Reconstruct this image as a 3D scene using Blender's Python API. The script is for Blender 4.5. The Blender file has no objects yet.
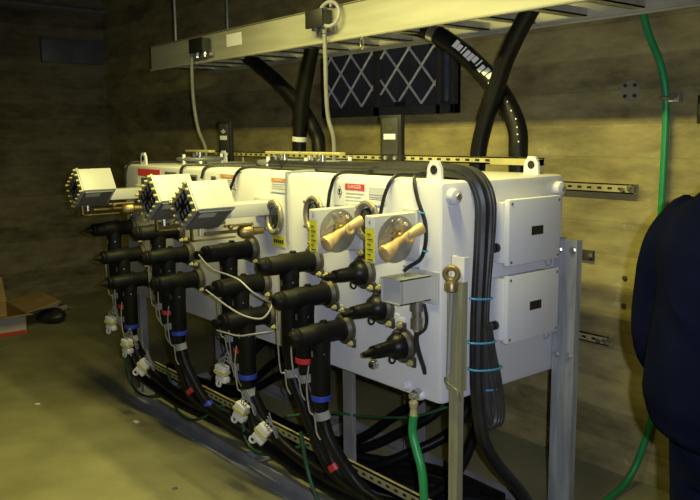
import bpy, bmesh, math, random
from mathutils import Vector, Matrix, Quaternion, noise
random.seed(7)
PI = math.pi
SC = bpy.context.scene
COL = SC.collection
V = Vector

# ------------------------------------------------------------------ materials
def nmat(name, color, rough=.5, metal=0., var=.0, scale=8., color2=None, bump=0., bscale=40., stretch=(1, 1, 1), coat=0., spec=.5):
    m = bpy.data.materials.new(name); m.use_nodes = True
    nt = m.node_tree; b = nt.nodes['Principled BSDF']
    b.inputs['Roughness'].default_value = rough
    b.inputs['Metallic'].default_value = metal
    b.inputs['Specular IOR Level'].default_value = spec
    if coat: b.inputs['Coat Weight'].default_value = coat
    tc = nt.nodes.new('ShaderNodeTexCoord'); mp = nt.nodes.new('ShaderNodeMapping')
    mp.inputs['Scale'].default_value = stretch
    nt.links.new(tc.outputs['Object'], mp.inputs['Vector'])
    c1 = tuple(color) + (1,)
    c2 = (tuple(color2) if color2 else tuple(c * (1 - var) for c in color)) + (1,)
    n = nt.nodes.new('ShaderNodeTexNoise'); n.inputs['Scale'].default_value = scale
    n.inputs['Detail'].default_value = 5
    nt.links.new(mp.outputs[0], n.inputs['Vector'])
    r = nt.nodes.new('ShaderNodeValToRGB')
    r.color_ramp.elements[0].position = .35; r.color_ramp.elements[1].position = .68
    r.color_ramp.elements[0].color = c2; r.color_ramp.elements[1].color = c1
    nt.links.new(n.outputs['Fac'], r.inputs[0]); nt.links.new(r.outputs[0], b.inputs['Base Color'])
    if bump:
        n2 = nt.nodes.new('ShaderNodeTexNoise'); n2.inputs['Scale'].default_value = bscale
        n2.inputs['Detail'].default_value = 4
        nt.links.new(mp.outputs[0], n2.inputs['Vector'])
        bp = nt.nodes.new('ShaderNodeBump'); bp.inputs['Strength'].default_value = bump
        bp.inputs['Distance'].default_value = .01
        nt.links.new(n2.outputs['Fac'], bp.inputs['Height']); nt.links.new(bp.outputs[0], b.inputs['Normal'])
    return m

def concrete_wall(name, axis, base, dark, stain):
    """board-formed concrete: horizontal board bands in z, streaks along the wall, patchy stains"""
    m = bpy.data.materials.new(name); m.use_nodes = True
    nt = m.node_tree; N = nt.nodes; L = nt.links; b = N['Principled BSDF']
    b.inputs['Roughness'].default_value = .85; b.inputs['Specular IOR Level'].default_value = .25
    tc = N.new('ShaderNodeTexCoord'); sep = N.new('ShaderNodeSeparateXYZ'); L.new(tc.outputs['Object'], sep.inputs[0])
    # band index -> random tone per board
    mul = N.new('ShaderNodeMath'); mul.operation = 'MULTIPLY'; mul.inputs[1].default_value = 1 / .155
    L.new(sep.outputs['Z'], mul.inputs[0])
    fl = N.new('ShaderNodeMath'); fl.operation = 'FLOOR'; L.new(mul.outputs[0], fl.inputs[0])
    wn = N.new('ShaderNodeTexWhiteNoise'); wn.noise_dimensions = '1D'; L.new(fl.outputs[0], wn.inputs['W'])
    fr = N.new('ShaderNodeMath'); fr.operation = 'FRACT'; L.new(mul.outputs[0], fr.inputs[0])
    # thin seam between boards
    seam = N.new('ShaderNodeMath'); seam.operation = 'LESS_THAN'; seam.inputs[1].default_value = .03
    L.new(fr.outputs[0], seam.inputs[0])
    mp = N.new('ShaderNodeMapping'); mp.inputs['Scale'].default_value = (1.1, 1.1, 3.2)
    L.new(tc.outputs['Object'], mp.inputs['Vector'])
    n1 = N.new('ShaderNodeTexNoise'); n1.inputs['Scale'].default_value = 3.2; n1.inputs['Detail'].default_value = 7; n1.inputs['Roughness'].default_value = .65
    L.new(mp.outputs[0], n1.inputs['Vector'])
    n2 = N.new('ShaderNodeTexNoise'); n2.inputs['Scale'].default_value = 1.7; n2.inputs['Detail'].default_value = 6
    L.new(tc.outputs['Object'], n2.inputs['Vector'])
    add = N.new('ShaderNodeMath'); add.operation = 'MULTIPLY_ADD'; add.inputs[1].default_value = .20
    L.new(wn.outputs['Value'], add.inputs[0]); L.new(n1.outputs['Fac'], add.inputs[2])
    add2 = N.new('ShaderNodeMath'); add2.operation = 'MULTIPLY_ADD'; add2.inputs[1].default_value = .42
    L.new(n2.outputs['Fac'], add2.inputs[0]); L.new(add.outputs[0], add2.inputs[2])
    r = N.new('ShaderNodeValToRGB'); e = r.color_ramp.elements
    e[0].position = .54; e[0].color = tuple(dark) + (1,); e[1].position = 1.0; e[1].color = tuple(base) + (1,)
    L.new(add2.outputs[0], r.inputs[0])
    # pale efflorescence spots
    n3 = N.new('ShaderNodeTexNoise'); n3.inputs['Scale'].default_value = 3.6; n3.inputs['Detail'].default_value = 9; n3.inputs['Roughness'].default_value = .75
    L.new(tc.outputs['Object'], n3.inputs['Vector'])
    r3 = N.new('ShaderNodeValToRGB'); r3.color_ramp.elements[0].position = .62; r3.color_ramp.elements[1].position = .70
    L.new(n3.outputs['Fac'], r3.inputs[0])
    mx = N.new('ShaderNodeMix'); mx.data_type = 'RGBA'; mx.inputs[7].default_value = tuple(stain) + (1,)
    m3 = N.new('ShaderNodeMath'); m3.operation = 'MULTIPLY'; m3.inputs[1].default_value = .45; L.new(r3.outputs[0], m3.inputs[0])
    L.new(m3.outputs[0], mx.inputs[0]); L.new(r.outputs[0], mx.inputs[6])
    mx2 = N.new('ShaderNodeMix'); mx2.data_type = 'RGBA'; mx2.blend_type = 'MULTIPLY'; mx2.inputs[7].default_value = (.62, .6, .55, 1)
    ms = N.new('ShaderNodeMath'); ms.operation = 'MULTIPLY'; ms.inputs[1].default_value = .35; L.new(seam.outputs[0], ms.inputs[0])
    L.new(ms.outputs[0], mx2.inputs[0]); L.new(mx.outputs[2], mx2.inputs[6])
    L.new(mx2.outputs[2], b.inputs['Base Color'])
    bp = N.new('ShaderNodeBump'); bp.inputs['Strength'].default_value = .35; bp.inputs['Distance'].default_value = .02
    L.new(add2.outputs[0], bp.inputs['Height']); L.new(bp.outputs[0], b.inputs['Normal'])
    return m

M = {}
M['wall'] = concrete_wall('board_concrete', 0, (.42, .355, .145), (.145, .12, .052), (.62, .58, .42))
M['wall2'] = concrete_wall('left_concrete_shaded', 0, (.23, .20, .115), (.07, .06, .032), (.28, .25, .16))  # darker copy of the wall concrete, left wall's shade put into the colour
M['floor'] = nmat('floor_concrete', (.30, .285, .155), .75, 0, color2=(.205, .195, .098), scale=2.6, bump=.25, bscale=35)
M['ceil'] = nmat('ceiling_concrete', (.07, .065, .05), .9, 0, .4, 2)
M['tank'] = nmat('painted_tank', (.68, .68, .70), .34, 0, .04, 3, bump=.015, bscale=120)
M['box'] = nmat('grey_box_paint', (.47, .475, .47), .42, 0, .04, 4)
M['lidbox'] = nmat('control_box_plastic', (.70, .71, .72), .4, 0, .03, 4)
M['greyplate'] = nmat('grey_plate', (.36, .37, .35), .42, .3, .25, 10)
M['dgrey'] = nmat('dark_grey_plate', (.16, .165, .18), .5, .2, .2, 10)
M['disc'] = nmat('disc_zinc', (.36, .36, .33), .4, .6, .25, 14)
M['brass'] = nmat('bronze_handle', (.60, .43, .20), .5, .15, color2=(.50, .34, .14), scale=16, bump=.15, bscale=60)
M['dbrass'] = nmat('old_brass', (.36, .27, .12), .4, .75, .35, 20)
M['steel'] = nmat('bright_steel', (.62, .61, .57), .28, .9, .2, 20)
M['galv'] = nmat('galvanised', (.40, .42, .43), .55, .2, color2=(.24, .255, .265), scale=5, stretch=(6, 6, .7), bump=.05)
M['galvt'] = nmat('galvanised_leg_reflect_tint', (.33, .31, .19), .6, .1, color2=(.22, .21, .12), scale=7, stretch=(8, 8, .5))  # yellow reflected light is put into this metal's colour
M['frame'] = nmat('frame_steel', (.40, .40, .38), .6, .1, color2=(.22, .22, .20), scale=4)
M['alum'] = nmat('tray_aluminium', (.40, .39, .31), .6, .1, color2=(.30, .29, .22), scale=3, stretch=(.5, 4, 5), bump=.03)
M['strut'] = nmat('strut_yellowzinc', (.52, .47, .22), .5, .2, color2=(.40, .35, .15), scale=12)
M['rubber'] = nmat('black_rubber', (.0085, .0085, .0085), .5, 0, .4, 18, bump=.08, bscale=60, spec=.14)
M['cap'] = nmat('cap_epdm', (.007, .007, .0075), .38, 0, .3, 18, spec=.2)
M['cable'] = nmat('cable_jacket', (.009, .009, .0095), .42, 0, .5, 9, bump=.12, bscale=30, spec=.2)
M['cord'] = nmat('cord_black', (.02, .021, .025), .4, 0, .4, 20, spec=.4)
M['flange'] = nmat('flange_metal', (.085, .076, .055), .5, .3, .4, 18)
M['red'] = nmat('red_tape', (.62, .025, .03), .45, 0, .1, 20)
M['blue'] = nmat('blue_tape', (.02, .045, .42), .45, 0, .1, 20)
M['tie'] = nmat('blue_tie', (.07, .33, .62), .45, 0, .1, 20)
M['green'] = nmat('green_hose', (.02, .30, .085), .4, 0, .2, 10)
M['plate'] = nmat('cover_plate', (.26, .24, .17), .6, .1, .2, 10)
M['ctrl'] = nmat('control_cable_grey', (.05, .05, .052), .45, 0, .4, 20, spec=.4)
M['ring'] = nmat('window_ring', (.34, .31, .23), .42, .45, .35, 18)
M['relay'] = nmat('relay_face', (.045, .045, .045), .45, 0, .2, 12)
M['dgreen'] = nmat('dark_green_wire', (.02, .11, .045), .45, 0, .3, 10)
M['white'] = nmat('white_plastic', (.72, .72, .66), .45, 0, .08, 10)
M['yband'] = nmat('yellow_band', (.62, .56, .06), .45, 0, .1, 10)
M['paper'] = nmat('label_white', (.80, .80, .78), .5, 0, .03, 10)
M['paint_red'] = nmat('label_red', (.66, .05, .045), .5, 0, .05, 10)
M['paint_orange'] = nmat('label_orange', (.75, .29, .04), .5, 0, .05, 10)
M['yellow'] = nmat('label_yellow', (.80, .74, .04), .5, 0, .05, 10)
M['ink'] = nmat('label_ink', (.02, .02, .025), .5)
M['fade'] = nmat('faded_ink', (.42, .43, .46), .6)
M['blueink'] = nmat('blue_ink', (.22, .24, .50), .6)
M['wire'] = nmat('grey_wire', (.30, .30, .31), .45, 0, .1, 20)
M['conduit'] = nmat('grey_conduit', (.20, .20, .18), .5, 0, .2, 10)
M['filter'] = nmat('filter_media', (.05, .05, .062), .9, 0, .4, 6, bump=.4, bscale=90)
M['mesh'] = nmat('filter_mesh', (.85, .84, .82), .45, .3, .2, 20)
M['ventframe'] = nmat('vent_frame', (.05, .048, .046), .6, 0, .4, 8)
M['ventblue'] = nmat('vent_strip', (.10, .13, .22), .3, .3, .3, 12)
M['glass'] = nmat('dark_glass', (.03, .035, .03), .08, 0, .2, 10, coat=.5)
M['card'] = nmat('cardboard', (.46, .31, .13), .8, 0, .2, 6)
M['cardlab'] = nmat('carton_print', (.62, .56, .48), .7, 0, .1, 10)
M['bag'] = nmat('dark_bag', (.03, .03, .035), .4, 0, .4, 10)
M['jacket'] = nmat('navy_jacket', (.0062, .0074, .0185), .85, 0, .3, 6, bump=.15, bscale=14, spec=.0)
M['jeans'] = nmat('blue_jeans', (.008, .0105, .026), .9, 0, .4, 9, bump=.2, bscale=120, spec=.02)
M['skin'] = nmat('skin', (.58, .34, .25), .5, 0, .1, 12)
M['hair'] = nmat('hair', (.05, .032, .02), .6, 0, .4, 60)
M['boot'] = nmat('boot_leather', (.045, .03, .02), .5, 0, .3, 20)
M['eyew'] = nmat('eye_white', (.8, .8, .78), .3)
M['lips'] = nmat('lips', (.42, .16, .14), .5)
M['wirebraid'] = nmat('tinned_braid', (.55, .54, .48), .4, .6, .3, 60)
M['black'] = nmat('black_paint', (.012, .012, .013), .5, 0, .2, 10)
M['greenblk'] = nmat('box_olive', (.035, .038, .028), .5, 0, .3, 10)

# ------------------------------------------------------------------ mesh builder
def smooth_path(pts, n=8):
    pts = [V(p) for p in pts]
    if len(pts) < 3: return pts
    out = []
    P = [pts[0] * 2 - pts[1]] + pts + [pts[-1] * 2 - pts[-2]]
    for i in range(1, len(P) - 2):
        p0, p1, p2, p3 = P[i - 1], P[i], P[i + 1], P[i + 2]
        for k in range(n):
            t = k / n
            out.append(.5 * ((2 * p1) + (p2 - p0) * t + (2 * p0 - 5 * p1 + 4 * p2 - p3) * t * t + (3 * p1 - p0 - 3 * p2 + p3) * t ** 3))
    out.append(pts[-1])
    return out

class MB:
    def __init__(self): self.bm = bmesh.new(); self.mi = 0
    def _f(self, vs):
        try:
            f = self.bm.faces.new(vs); f.material_index = self.mi; return f
        except ValueError: return None
    def box(self, lo, hi, bev=0., rot=None, org=None):
        lo, hi = V(lo), V(hi)
        c = [V((x, y, z)) for x in (lo.x, hi.x) for y in (lo.y, hi.y) for z in (lo.z, hi.z)]
        if rot is not None:
            o = V(org) if org is not None else (lo + hi) / 2
            c = [o + rot @ (p - o) for p in c]
        v = [self.bm.verts.new(p) for p in c]
        fs = [self._f([v[i] for i in q]) for q in ((0, 1, 3, 2), (4, 6, 7, 5), (0, 4, 5, 1), (2, 3, 7, 6), (0, 2, 6, 4), (1, 5, 7, 3))]
        if bev > 0:
            es = list({e for f in fs for e in f.edges})
            r = bmesh.ops.bevel(self.bm, geom=es, offset=bev, segments=2 if bev < .03 else 4, affect='EDGES', profile=.5)
            for f in r['faces']: f.material_index = self.mi
        return self
    def ring(self, c, a, b, r, n, rb=None):
        rb = r if rb is None else rb
        return [self.bm.verts.new(c + a * (r * math.cos(2 * PI * k / n)) + b * (rb * math.sin(2 * PI * k / n))) for k in range(n)]
    def bridge(self, A, B):
        n = len(A)
        for k in range(n): self._f([A[k], A[(k + 1) % n], B[(k + 1) % n], B[k]])
    def lathe(self, org, axis, prof, n=20):
        """prof: list of (distance along axis, radius)"""
        org = V(org); ax = V(axis).normalized()
        a = ax.orthogonal().normalized(); b = ax.cross(a)
        prev = None
        for i, (h, r) in enumerate(prof):
            R = self.ring(org + ax * h, a, b, max(r, 1e-4), n)
            if prev is None: self._f(R[::-1])
            else: self.bridge(prev, R)
            prev = R
        self._f(prev)
        return self
    def cyl(self, p0, p1, r0, r1=None, n=16):
        p0, p1 = V(p0), V(p1); d = p1 - p0
        return self.lathe(p0, d, [(0, r0), (d.length, r0 if r1 is None else r1)], n)
    def tube(self, pts, r, n=10, sm=8, flat=1.):
        P = smooth_path(pts, sm) if sm else [V(p) for p in pts]
        rs = r if callable(r) else (lambda t: r)
        t0 = (P[1] - P[0]).normalized(); a = t0.orthogonal().normalized(); prev = None
        for i, p in enumerate(P):
            t = (P[min(i + 1, len(P) - 1)] - P[max(i - 1, 0)])
            t = t.normalized() if t.length > 1e-9 else t0
            a = (a - t * a.dot(t)).normalized(); b = t.cross(a)
            rr = rs(i / (len(P) - 1))
            R = self.ring(p, a, b, rr, n, rr * flat)
            if prev is None: self._f(R[::-1])
            else: self.bridge(prev, R)
            prev = R
        self._f(prev)
        return self
    def torus(self, c, axis, R, r, n=24, m=8, sx=1., sy=1., up=None):
        c = V(c); ax = V(axis).normalized()
        a = (V(up) - ax * V(up).dot(ax)).normalized() if up is not None else ax.orthogonal().normalized()
        b = ax.cross(a); rings = []
        for i in range(n):
            t = 2 * PI * i / n
            d = a * math.cos(t) * sx + b * math.sin(t) * sy
            p = c + d * R; dn = d.normalized()
            rings.append([self.bm.verts.new(p + dn * (r * math.cos(2 * PI * k / m)) + ax * (r * math.sin(2 * PI * k / m))) for k in range(m)])
        for i in range(n): self.bridge(rings[i], rings[(i + 1) % n])
        return self
    def sphere(self, c, r, sc=(1, 1, 1), n=16, rot=None):
        r_ = bmesh.ops.create_uvsphere(self.bm, u_segments=n, v_segments=max(6, n // 2), radius=1)
        for v in r_['verts']:
            p = V((v.co.x * r * sc[0], v.co.y * r * sc[1], v.co.z * r * sc[2]))
            v.co = V(c) + (rot @ p if rot is not None else p)
        for f in {f for v in r_['verts'] for f in v.link_faces}: f.material_index = self.mi
        return self
    def prism(self, poly, d, axis):
        """extrude polygon (list of 3d points) by vector d"""
        A = [self.bm.verts.new(V(p)) for p in poly]; B = [self.bm.verts.new(V(p) + V(d)) for p in poly]
        self._f(A[::-1]); self._f(B); self.bridge(A, B)
        return self
    def text(self, s, org, right, up, size, depth=.0006, align='CENTER'):
        cu = bpy.data.curves.new('t', 'FONT'); cu.body = s; cu.size = size; cu.align_x = align; cu.align_y = 'CENTER'
        ob = bpy.data.objects.new('t', cu); COL.objects.link(ob)
        dg = bpy.context.evaluated_depsgraph_get(); me = bpy.data.meshes.new_from_object(ob.evaluated_get(dg))
        bpy.data.objects.remove(ob); bpy.data.curves.remove(cu)
        r = V(right).normalized(); u = V(up).normalized(); nn = r.cross(u)
        tmp = bmesh.new(); tmp.from_mesh(me); bpy.data.meshes.remove(me)
        mp = {v: self.bm.verts.new(V(org) + r * v.co.x + u * v.co.y + nn * depth) for v in tmp.verts}
        for f in tmp.faces: self._f([mp[v] for v in f.verts])
        tmp.free()
        return self
    def build(self, name, mats, parent=None, smooth=35, loc=(0, 0, 0)):
        bm = self.bm
        bmesh.ops.recalc_face_normals(bm, faces=bm.faces)
        off = V(loc)
        if parent is not None:
            q = parent; off = V((0, 0, 0))
            while q is not None: off += q.location; q = q.parent
        for v in bm.verts: v.co -= off
        me = bpy.data.meshes.new(name); bm.to_mesh(me); bm.free()
        for m in (mats if isinstance(mats, (list, tuple)) else [mats]): me.materials.append(m)
        if smooth:
            for p in me.polygons: p.use_smooth = True
            me.set_sharp_from_angle(angle=math.radians(smooth))
        o = bpy.data.objects.new(name, me); COL.objects.link(o)
        if parent is not None: o.parent = parent
        else: o.location = off
        return o

def tag(o, label, cat, group=None):
    o['label'] = label; o['category'] = cat
    if group: o['group'] = group
    return o
def thing(name, label, cat, loc, group=None):
    o = bpy.data.objects.new(name, None); COL.objects.link(o)
    o.location = loc; o.empty_display_size = .05
    return tag(o, label, cat, group)
def structure(o): o['kind'] = 'structure'; return o

# ------------------------------------------------------------------ room
WX, WY, CZ = -6.27, 1.33, 3.4
XR, YF = 4.2, -4.6
structure(MB().box((WX - .2, YF - .2, -.15), (XR + .2, WY + .2, 0)).build('floor', M['floor'], smooth=0))
structure(MB().box((WX - .2, WY, 0), (XR + .2, WY + .2, CZ)).build('wall_back', M['wall'], smooth=0))
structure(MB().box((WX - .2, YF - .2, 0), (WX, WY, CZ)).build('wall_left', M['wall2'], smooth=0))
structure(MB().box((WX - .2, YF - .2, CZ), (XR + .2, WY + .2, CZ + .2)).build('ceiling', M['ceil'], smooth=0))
structure(MB().box((XR, YF - .2, 0), (XR + .2, WY, CZ)).build('wall_right', M['wall'], smooth=0))

# ------------------------------------------------------------------ switchgear
X0, X1, W, ZB, ZT = -2.76, 0.0, .716, .683, 1.503
SW = thing('switchgear', 'long white switchgear tank on steel legs along the concrete back wall', 'switchgear', (-1.38, .35, 0))
b = MB(); b.box((X0, 0, ZB), (X1, W, ZT), .022); b.build('tank', M['tank'], SW)
# welded rim on the near end and seam tubes on the face
b = MB()
for x in (-.955,):
    b.tube([(x, .30, ZT + .004), (x, .03, ZT + .004), (x, -.006, ZT - .03), (x, -.006, 1.20)], .006, 6, 4)
b.build('seam_tube', M['wire'], SW)

# lifting lugs
def lug(x, y=.05):
    b = MB(); pr = [(x + dx, y, ZT + dz) for dx, dz in ((-.038, -.01), (.038, -.01), (.034, .045), (.018, .072), (-.018, .072), (-.034, .045))]
    b.prism(pr, (0, .012, 0), None)
    b.mi = 1; b.cyl((x, y - .002, ZT + .038), (x, y + .014, ZT + .038), .017, n=14)
    b.build('lifting_lug', [M['tank'], M['black']], SW)
lug(-.092); lug(-2.575); lug(-.1, .62); lug(-2.6, .62)
# end face bosses, studs
for y, z in ((.047, 1.45), (.66, 1.447)):
    b = MB(); b.lathe((-.005, y, z), (1, 0, 0), [(0, .03), (.03, .028), (.034, .022)], 18); b.mi = 1
    b.lathe((.0285, y, z), (1, 0, 0), [(0, .012), (.009, .012)], 6); b.build('lifting_boss', [M['tank'], M['steel']], SW)
for x, z in ((-.104, .701), (-.175, .722)):
    b = MB(); b.lathe((x, .005, z), (0, -1, 0), [(0, .02), (.018, .018), (.03, .012)], 14); b.build('stud_boss', M['tank'], SW)
b = MB(); b.lathe((-.36, .004, .763), (0, -1, 0), [(0, .02), (.02, .02), (.022, .016), (.03, .016)], 16); b.mi = 1
b.lathe((-.36, -.025, .763), (0, -1, 0), [(0, .011), (.0065, .010)], 12); b.build('drain_plug', [M['steel'], M['black']], SW)

# viewing windows: oval bronze ring + dark glass
def window(x, z):
    g = MB(); g.lathe((x, .002, z), (0, -1, 0), [(0, .052), (.012, .052), (.014, .048)], 24)
    for v in g.bm.verts: v.co.x = x + (v.co.x - x) * .9
    w = MB(); w.torus((x, -.012, z), (0, 1, 0), .062, .013, 28, 8, .92, 1.15, up=(1, 0, 0))
    w.mi = 1
    for k in range(4):
        a = PI / 4 + k * PI / 2
        w.lathe((x + .068 * math.cos(a), -.02, z + .075 * math.sin(a)), (0, -1, 0), [(0, .008), (.009, .007)], 6)
    r = w.build('viewing_window', [M['ring'], M['steel']], SW)
    g.build('window_glass', M['glass'], r)
for x, z in ((-.395, 1.335), (-.745, 1.335), (-1.053, 1.30), (-1.66, 1.325), (-2.12, 1.33)): window(x, z)

# paper labels on the front face
def face_label(name, x0, x1, z0, z1, head=None, word=None, parent=SW, base='paper', y=-.001, diamond=False, lines=3):
    b = MB(); mats = [M[base], M[head] if head else M['paper'], M['paper'], M['fade'], M['ink']]
    b.box((x0, y - .0012, z0), (x1, .002, z1))
    w = x1 - x0; h = z1 - z0
    hx0 = x0 + (w * .36 if diamond else .12 * w if head and lines else 0)
    if head:
        b.mi = 1; b.box((hx0, y - .0022, z1 - h * .30), (x1 - w * .03, y, z1 - h * .04))
        if word:
            b.mi = 2; b.text(word, ((hx0 + x1 - w * .03) / 2, y - .0024, z1 - h * .17), (1, 0, 0), (0, 0, 1), h * .22)
    b.mi = 3
    for k in range(lines):
        zz = z1 - h * (.42 + .15 * k)
        b.box((hx0 + .02 * w, y - .002, zz - h * .05), (x1 - w * (.06 + .08 * (k % 2)), y, zz))
    if diamond:
        cx, cz, r = x0 + w * .18, z1 - h * .42, h * .27
        b.mi = 4; b.prism([(cx - r * .62, y - .001, cz), (cx, y - .001, cz - r), (cx + r * .62, y - .001, cz), (cx, y - .001, cz + r)], (0, -.0012, 0), None)
        b.mi = 2; q = r * .82; b.prism([(cx - q * .62, y - .0018, cz), (cx, y - .0018, cz - q), (cx + q * .62, y - .0018, cz), (cx, y - .0018, cz + q)], (0, -.001, 0), None)
        b.mi = 4; b.box((cx - .006, y - .0036, cz - r * .1), (cx + .006, y - .002, cz + r * .5)); b.box((cx - .006, y - .0036, cz - r * .42), (cx + .006, y - .002, cz - r * .22))
    o = b.build(name, mats, parent, smooth=0); return o
o = face_label('danger_label', -.612, -.415, 1.385, 1.48, 'paint_red', 'DANGER', diamond=True); o['label'] = 'white label with red header and black diamond'
o = face_label('notice_label', -.395, -.30, 1.405, 1.468, None, None, base='tank'); o['label'] = 'small faint grey printed notice'
o = face_label('warning_label', -1.095, -.965, 1.415, 1.482, 'paint_orange', 'WARNING'); o['label'] = 'white label with orange header, beside the grey seam tube'
o = face_label('warning_label', -1.565, -1.40, 1.415, 1.484, 'paint_orange', 'WARNING'); o['label'] = 'white label with orange header, further left'
b = MB(); b.box((-2.54, -.003, 1.44), (-2.24, .002, 1.482)); b.mi = 1; b.box((-2.55, -.002, 1.31), (-2.30, .002, 1.44)); b.mi = 2; b.box((-2.50, -.003, 1.33), (-2.40, .0, 1.43))
o = b.build('hazard_label', [M['paint_red'], M['paper'], M['dgrey']], SW, smooth=0); o['label'] = 'red header label with dark picture at the far end'
for x0, x1, z0, z1 in ((-2.17, -2.03, 1.43, 1.475), (-1.93, -1.79, 1.41, 1.468), (-1.64, -1.59, 1.42, 1.468)):
    b = MB(); b.box((x0, -.006, z0), (x1, .002, z1), .002); b.mi = 1; b.box((x0 + .012, -.0072, z0 + .01), (x1 - .012, -.004, z1 - .01)); b.build('rating_plate', [M['dgrey'], M['black']], SW)
o = face_label('position_label', -1.085, -.985, 1.165, 1.215, None, None, base='yellow', lines=0); o['label'] = 'small yellow label under the oval window'
b = MB(); b.mi = 0
for k in range(5): b.box((-1.07 + k * .016, -.004, 1.182), (-1.07 + k * .016 + .010, 0, 1.198))
b.build('position_label_print', M['ink'], SW, smooth=0)
for x0, z0 in ((-.79, 1.375), (-.43, 1.40), (-1.70, 1.395)):
    b = MB(); b.box((x0, -.003, z0), (x0 + .11, .002, z0 + .022)); b.build('window_label', M['paper'], SW, smooth=0)
b = MB()
for k in range(4):
    for j in range(3 + k % 2): b.box((-.20 + j * .033 + .004 * (k % 2), -.0016, 1.176 - k * .016), (-.20 + j * .033 + .022, .0, 1.185 - k * .016))
b.build('stencilled_note', M['blueink'], SW, smooth=0)
for (x, z) in ((-.70, 1.055), (-.60, .935), (-1.03, 1.06), (-.94, 1.06), (-.33, 1.075), (-.25, .955), (-.22, .945), (-1.03, .90)):
    b = MB(); b.box((x, -.002, z), (x + .03, .002, z + .035)); b.build('phase_label', M['paper'], SW, smooth=0)

# legs, base rails, low strut, uprights = the stand, fixed to the tank
def angle(b, x, y, z0, z1, w=.06, t=.008, sx=1, sy=1):
    b.box((min(x, x + sx * w), min(y, y + sy * t), z0), (max(x, x + sx * w), max(y, y + sy * t), z1))
    b.box((min(x, x + sx * t), min(y, y + sy * w), z0), (max(x, x + sx * t), max(y, y + sy * w), z1))
b = MB(); b.box((-2.74, -.075, 0), (.14, -.005, .012)); b.box((-2.74, -.017, 0), (.14, -.005, .055)); b.build('base_rail', M['frame'], SW, smooth=0)
b = MB(); b.box((-2.74, .66, 0), (.14, .73, .012)); b.box((-2.74, .70, 0), (.14, .712, .055)); b.build('base_rail', M['frame'], SW, smooth=0)
for x in (-2.72, -1.38, .0):
    b = MB(); b.box((x, -.005, 0.012), (x + .06, .66, .024)); b.box((x, -.005, .012), (x + .01, .66, .06)); b.build('cross_rail', M['frame'], SW, smooth=0)
for x, y, s in ((-2.74, .02, 1), (-2.74, .66, -1), (-.76, .14, 1), (-.80, .64, -1)):
    b = MB(); angle(b, x, y, .024, ZB + .004, .075, .008, 1, s); b.build('leg', M['frame'], SW, smooth=0)
def perforated(p0, p1, wz, name, parent=None, mat='strut', pitch=.05, t=.006, hole=.009, lip=.02):
    """strut along x between p0 and p1 (z = bottom), slots on the -y face"""
    b = MB(); x0, y, z = p0; x1 = p1[0]
    b.box((x0, y, z), (x1, y + t, z + wz)); b.box((x0, y, z + wz - t), (x1, y + lip, z + wz)); b.box((x0, y, z), (x1, y + lip, z + t))
    b.mi = 1; x = x0 + pitch * .6
    while x < x1 - .02:
        b.box((x, y - .0008, z + wz / 2 - hole * .6), (x + pitch * .42, y + .002, z + wz / 2 + hole * .6)); x += pitch
    return b.build(name, [M[mat], M['black']], parent, smooth=0)
perforated((-2.5, .015, .235), (.05, .015, 0), .045, 'low_strut', SW)

# front near upright with eye bolt, rear near upright
b = MB(); xa, xb = .05, .118
b.box((xa + .002, -.012, 0.0), (xb - .022, -.004, .775)); b.box((xa + .002, -.004, 0), (xa + .01, .03, .775)); b.box((xb - .030, -.004, 0), (xb - .022, .016, .775))
b.build('upright', M['galvt'], SW, smooth=0)['label'] = 'galvanised front upright'
b = MB()
b.box((xa, -.022, .77), (xb, -.012, 1.165)); b.box((xa, -.012, .775), (xa + .006, .03, 1.165)); b.box((xb - .006, -.012, .775), (xb, .006, 1.165))
b.box((xa + .016, -.025, .80), (xa + .021, -.021, 1.13)); b.box((xb - .022, -.025, .80), (xb - .017, -.021, 1.15))
up = b.build('upright_plate', M['galvt'], SW, smooth=0)
b = MB(); b.tube([(xa - .002, -.026, .815), (xa + .002, -.028, .798), (xa + .018, -.029, .789), (xa + .044, -.029, .781), (xa + .059, -.028, .768), (xa + .064, -.026, .742)], .005, 8, 6); b.build('bent_lip', M['steel'], up)
b = MB(); b.box((.058, -.012, 1.165), (.118, -.006, 1.25)); b.box((.058, -.006, 1.165), (.063, .02, 1.25)); b.box((.113, -.006, 1.165), (.118, .014, 1.25)); b.build('upright_head', M['tank'], up, smooth=0)
b = MB(); b.torus((.080, -.034, 1.192), (.6, -1, 0), .022, .0105, 22, 10); b.lathe((.080, -.034, 1.168), (0, 0, -1), [(0, .018), (.012, .024), (.034, .024), (.04, .016)], 12)
b.build('eye_bolt', M['dbrass'], up)
b = MB(); b.cyl((.080, -.034, 1.13), (.066, -.032, .83), .006, n=8); b.build('eye_bolt_rod', M['galv'], up)
b = MB()
b.box((0.004, .655, 0), (.108, .664, 1.245)); b.box((0.004, .664, 0), (.012, .715, 1.245)); b.box((.100, .664, 0), (.108, .69, 1.245))
ru = b.build('upright', M['galv'], SW, smooth=0); ru['label'] = 'galvanised rear upright'
for x, z in ((.025, 1.20), (.09, 1.205), (.025, .763), (.085, .768)):
    b = MB(); b.lathe((x, .657, z), (0, -1, 0), [(0, .016), (.004, .016), (.004, .011), (.014, .011)], 6); b.build('upright_bolt', M['steel'], ru)

# perforated back bar with end bracket, carried above the tank's rear edge
bar = perforated((-2.85, .70, 1.535), (-.10, .70, 0), .032, 'back_bar', SW, pitch=.06)
b = MB(); b.box((-.36, .67, 1.535), (-.10, .70, 1.562)); b.box((-.17, .66, ZT), (-.10, .705, 1.56)); b.build('bar_bracket', M['strut'], bar, smooth=0)
for x in (-.9, -1.7, -2.5):
    b = MB(); b.cyl((x, .715, ZT - .005), (x, .715, 1.537), .012, n=10); b.build('bar_post', M['steel'], bar)

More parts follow.
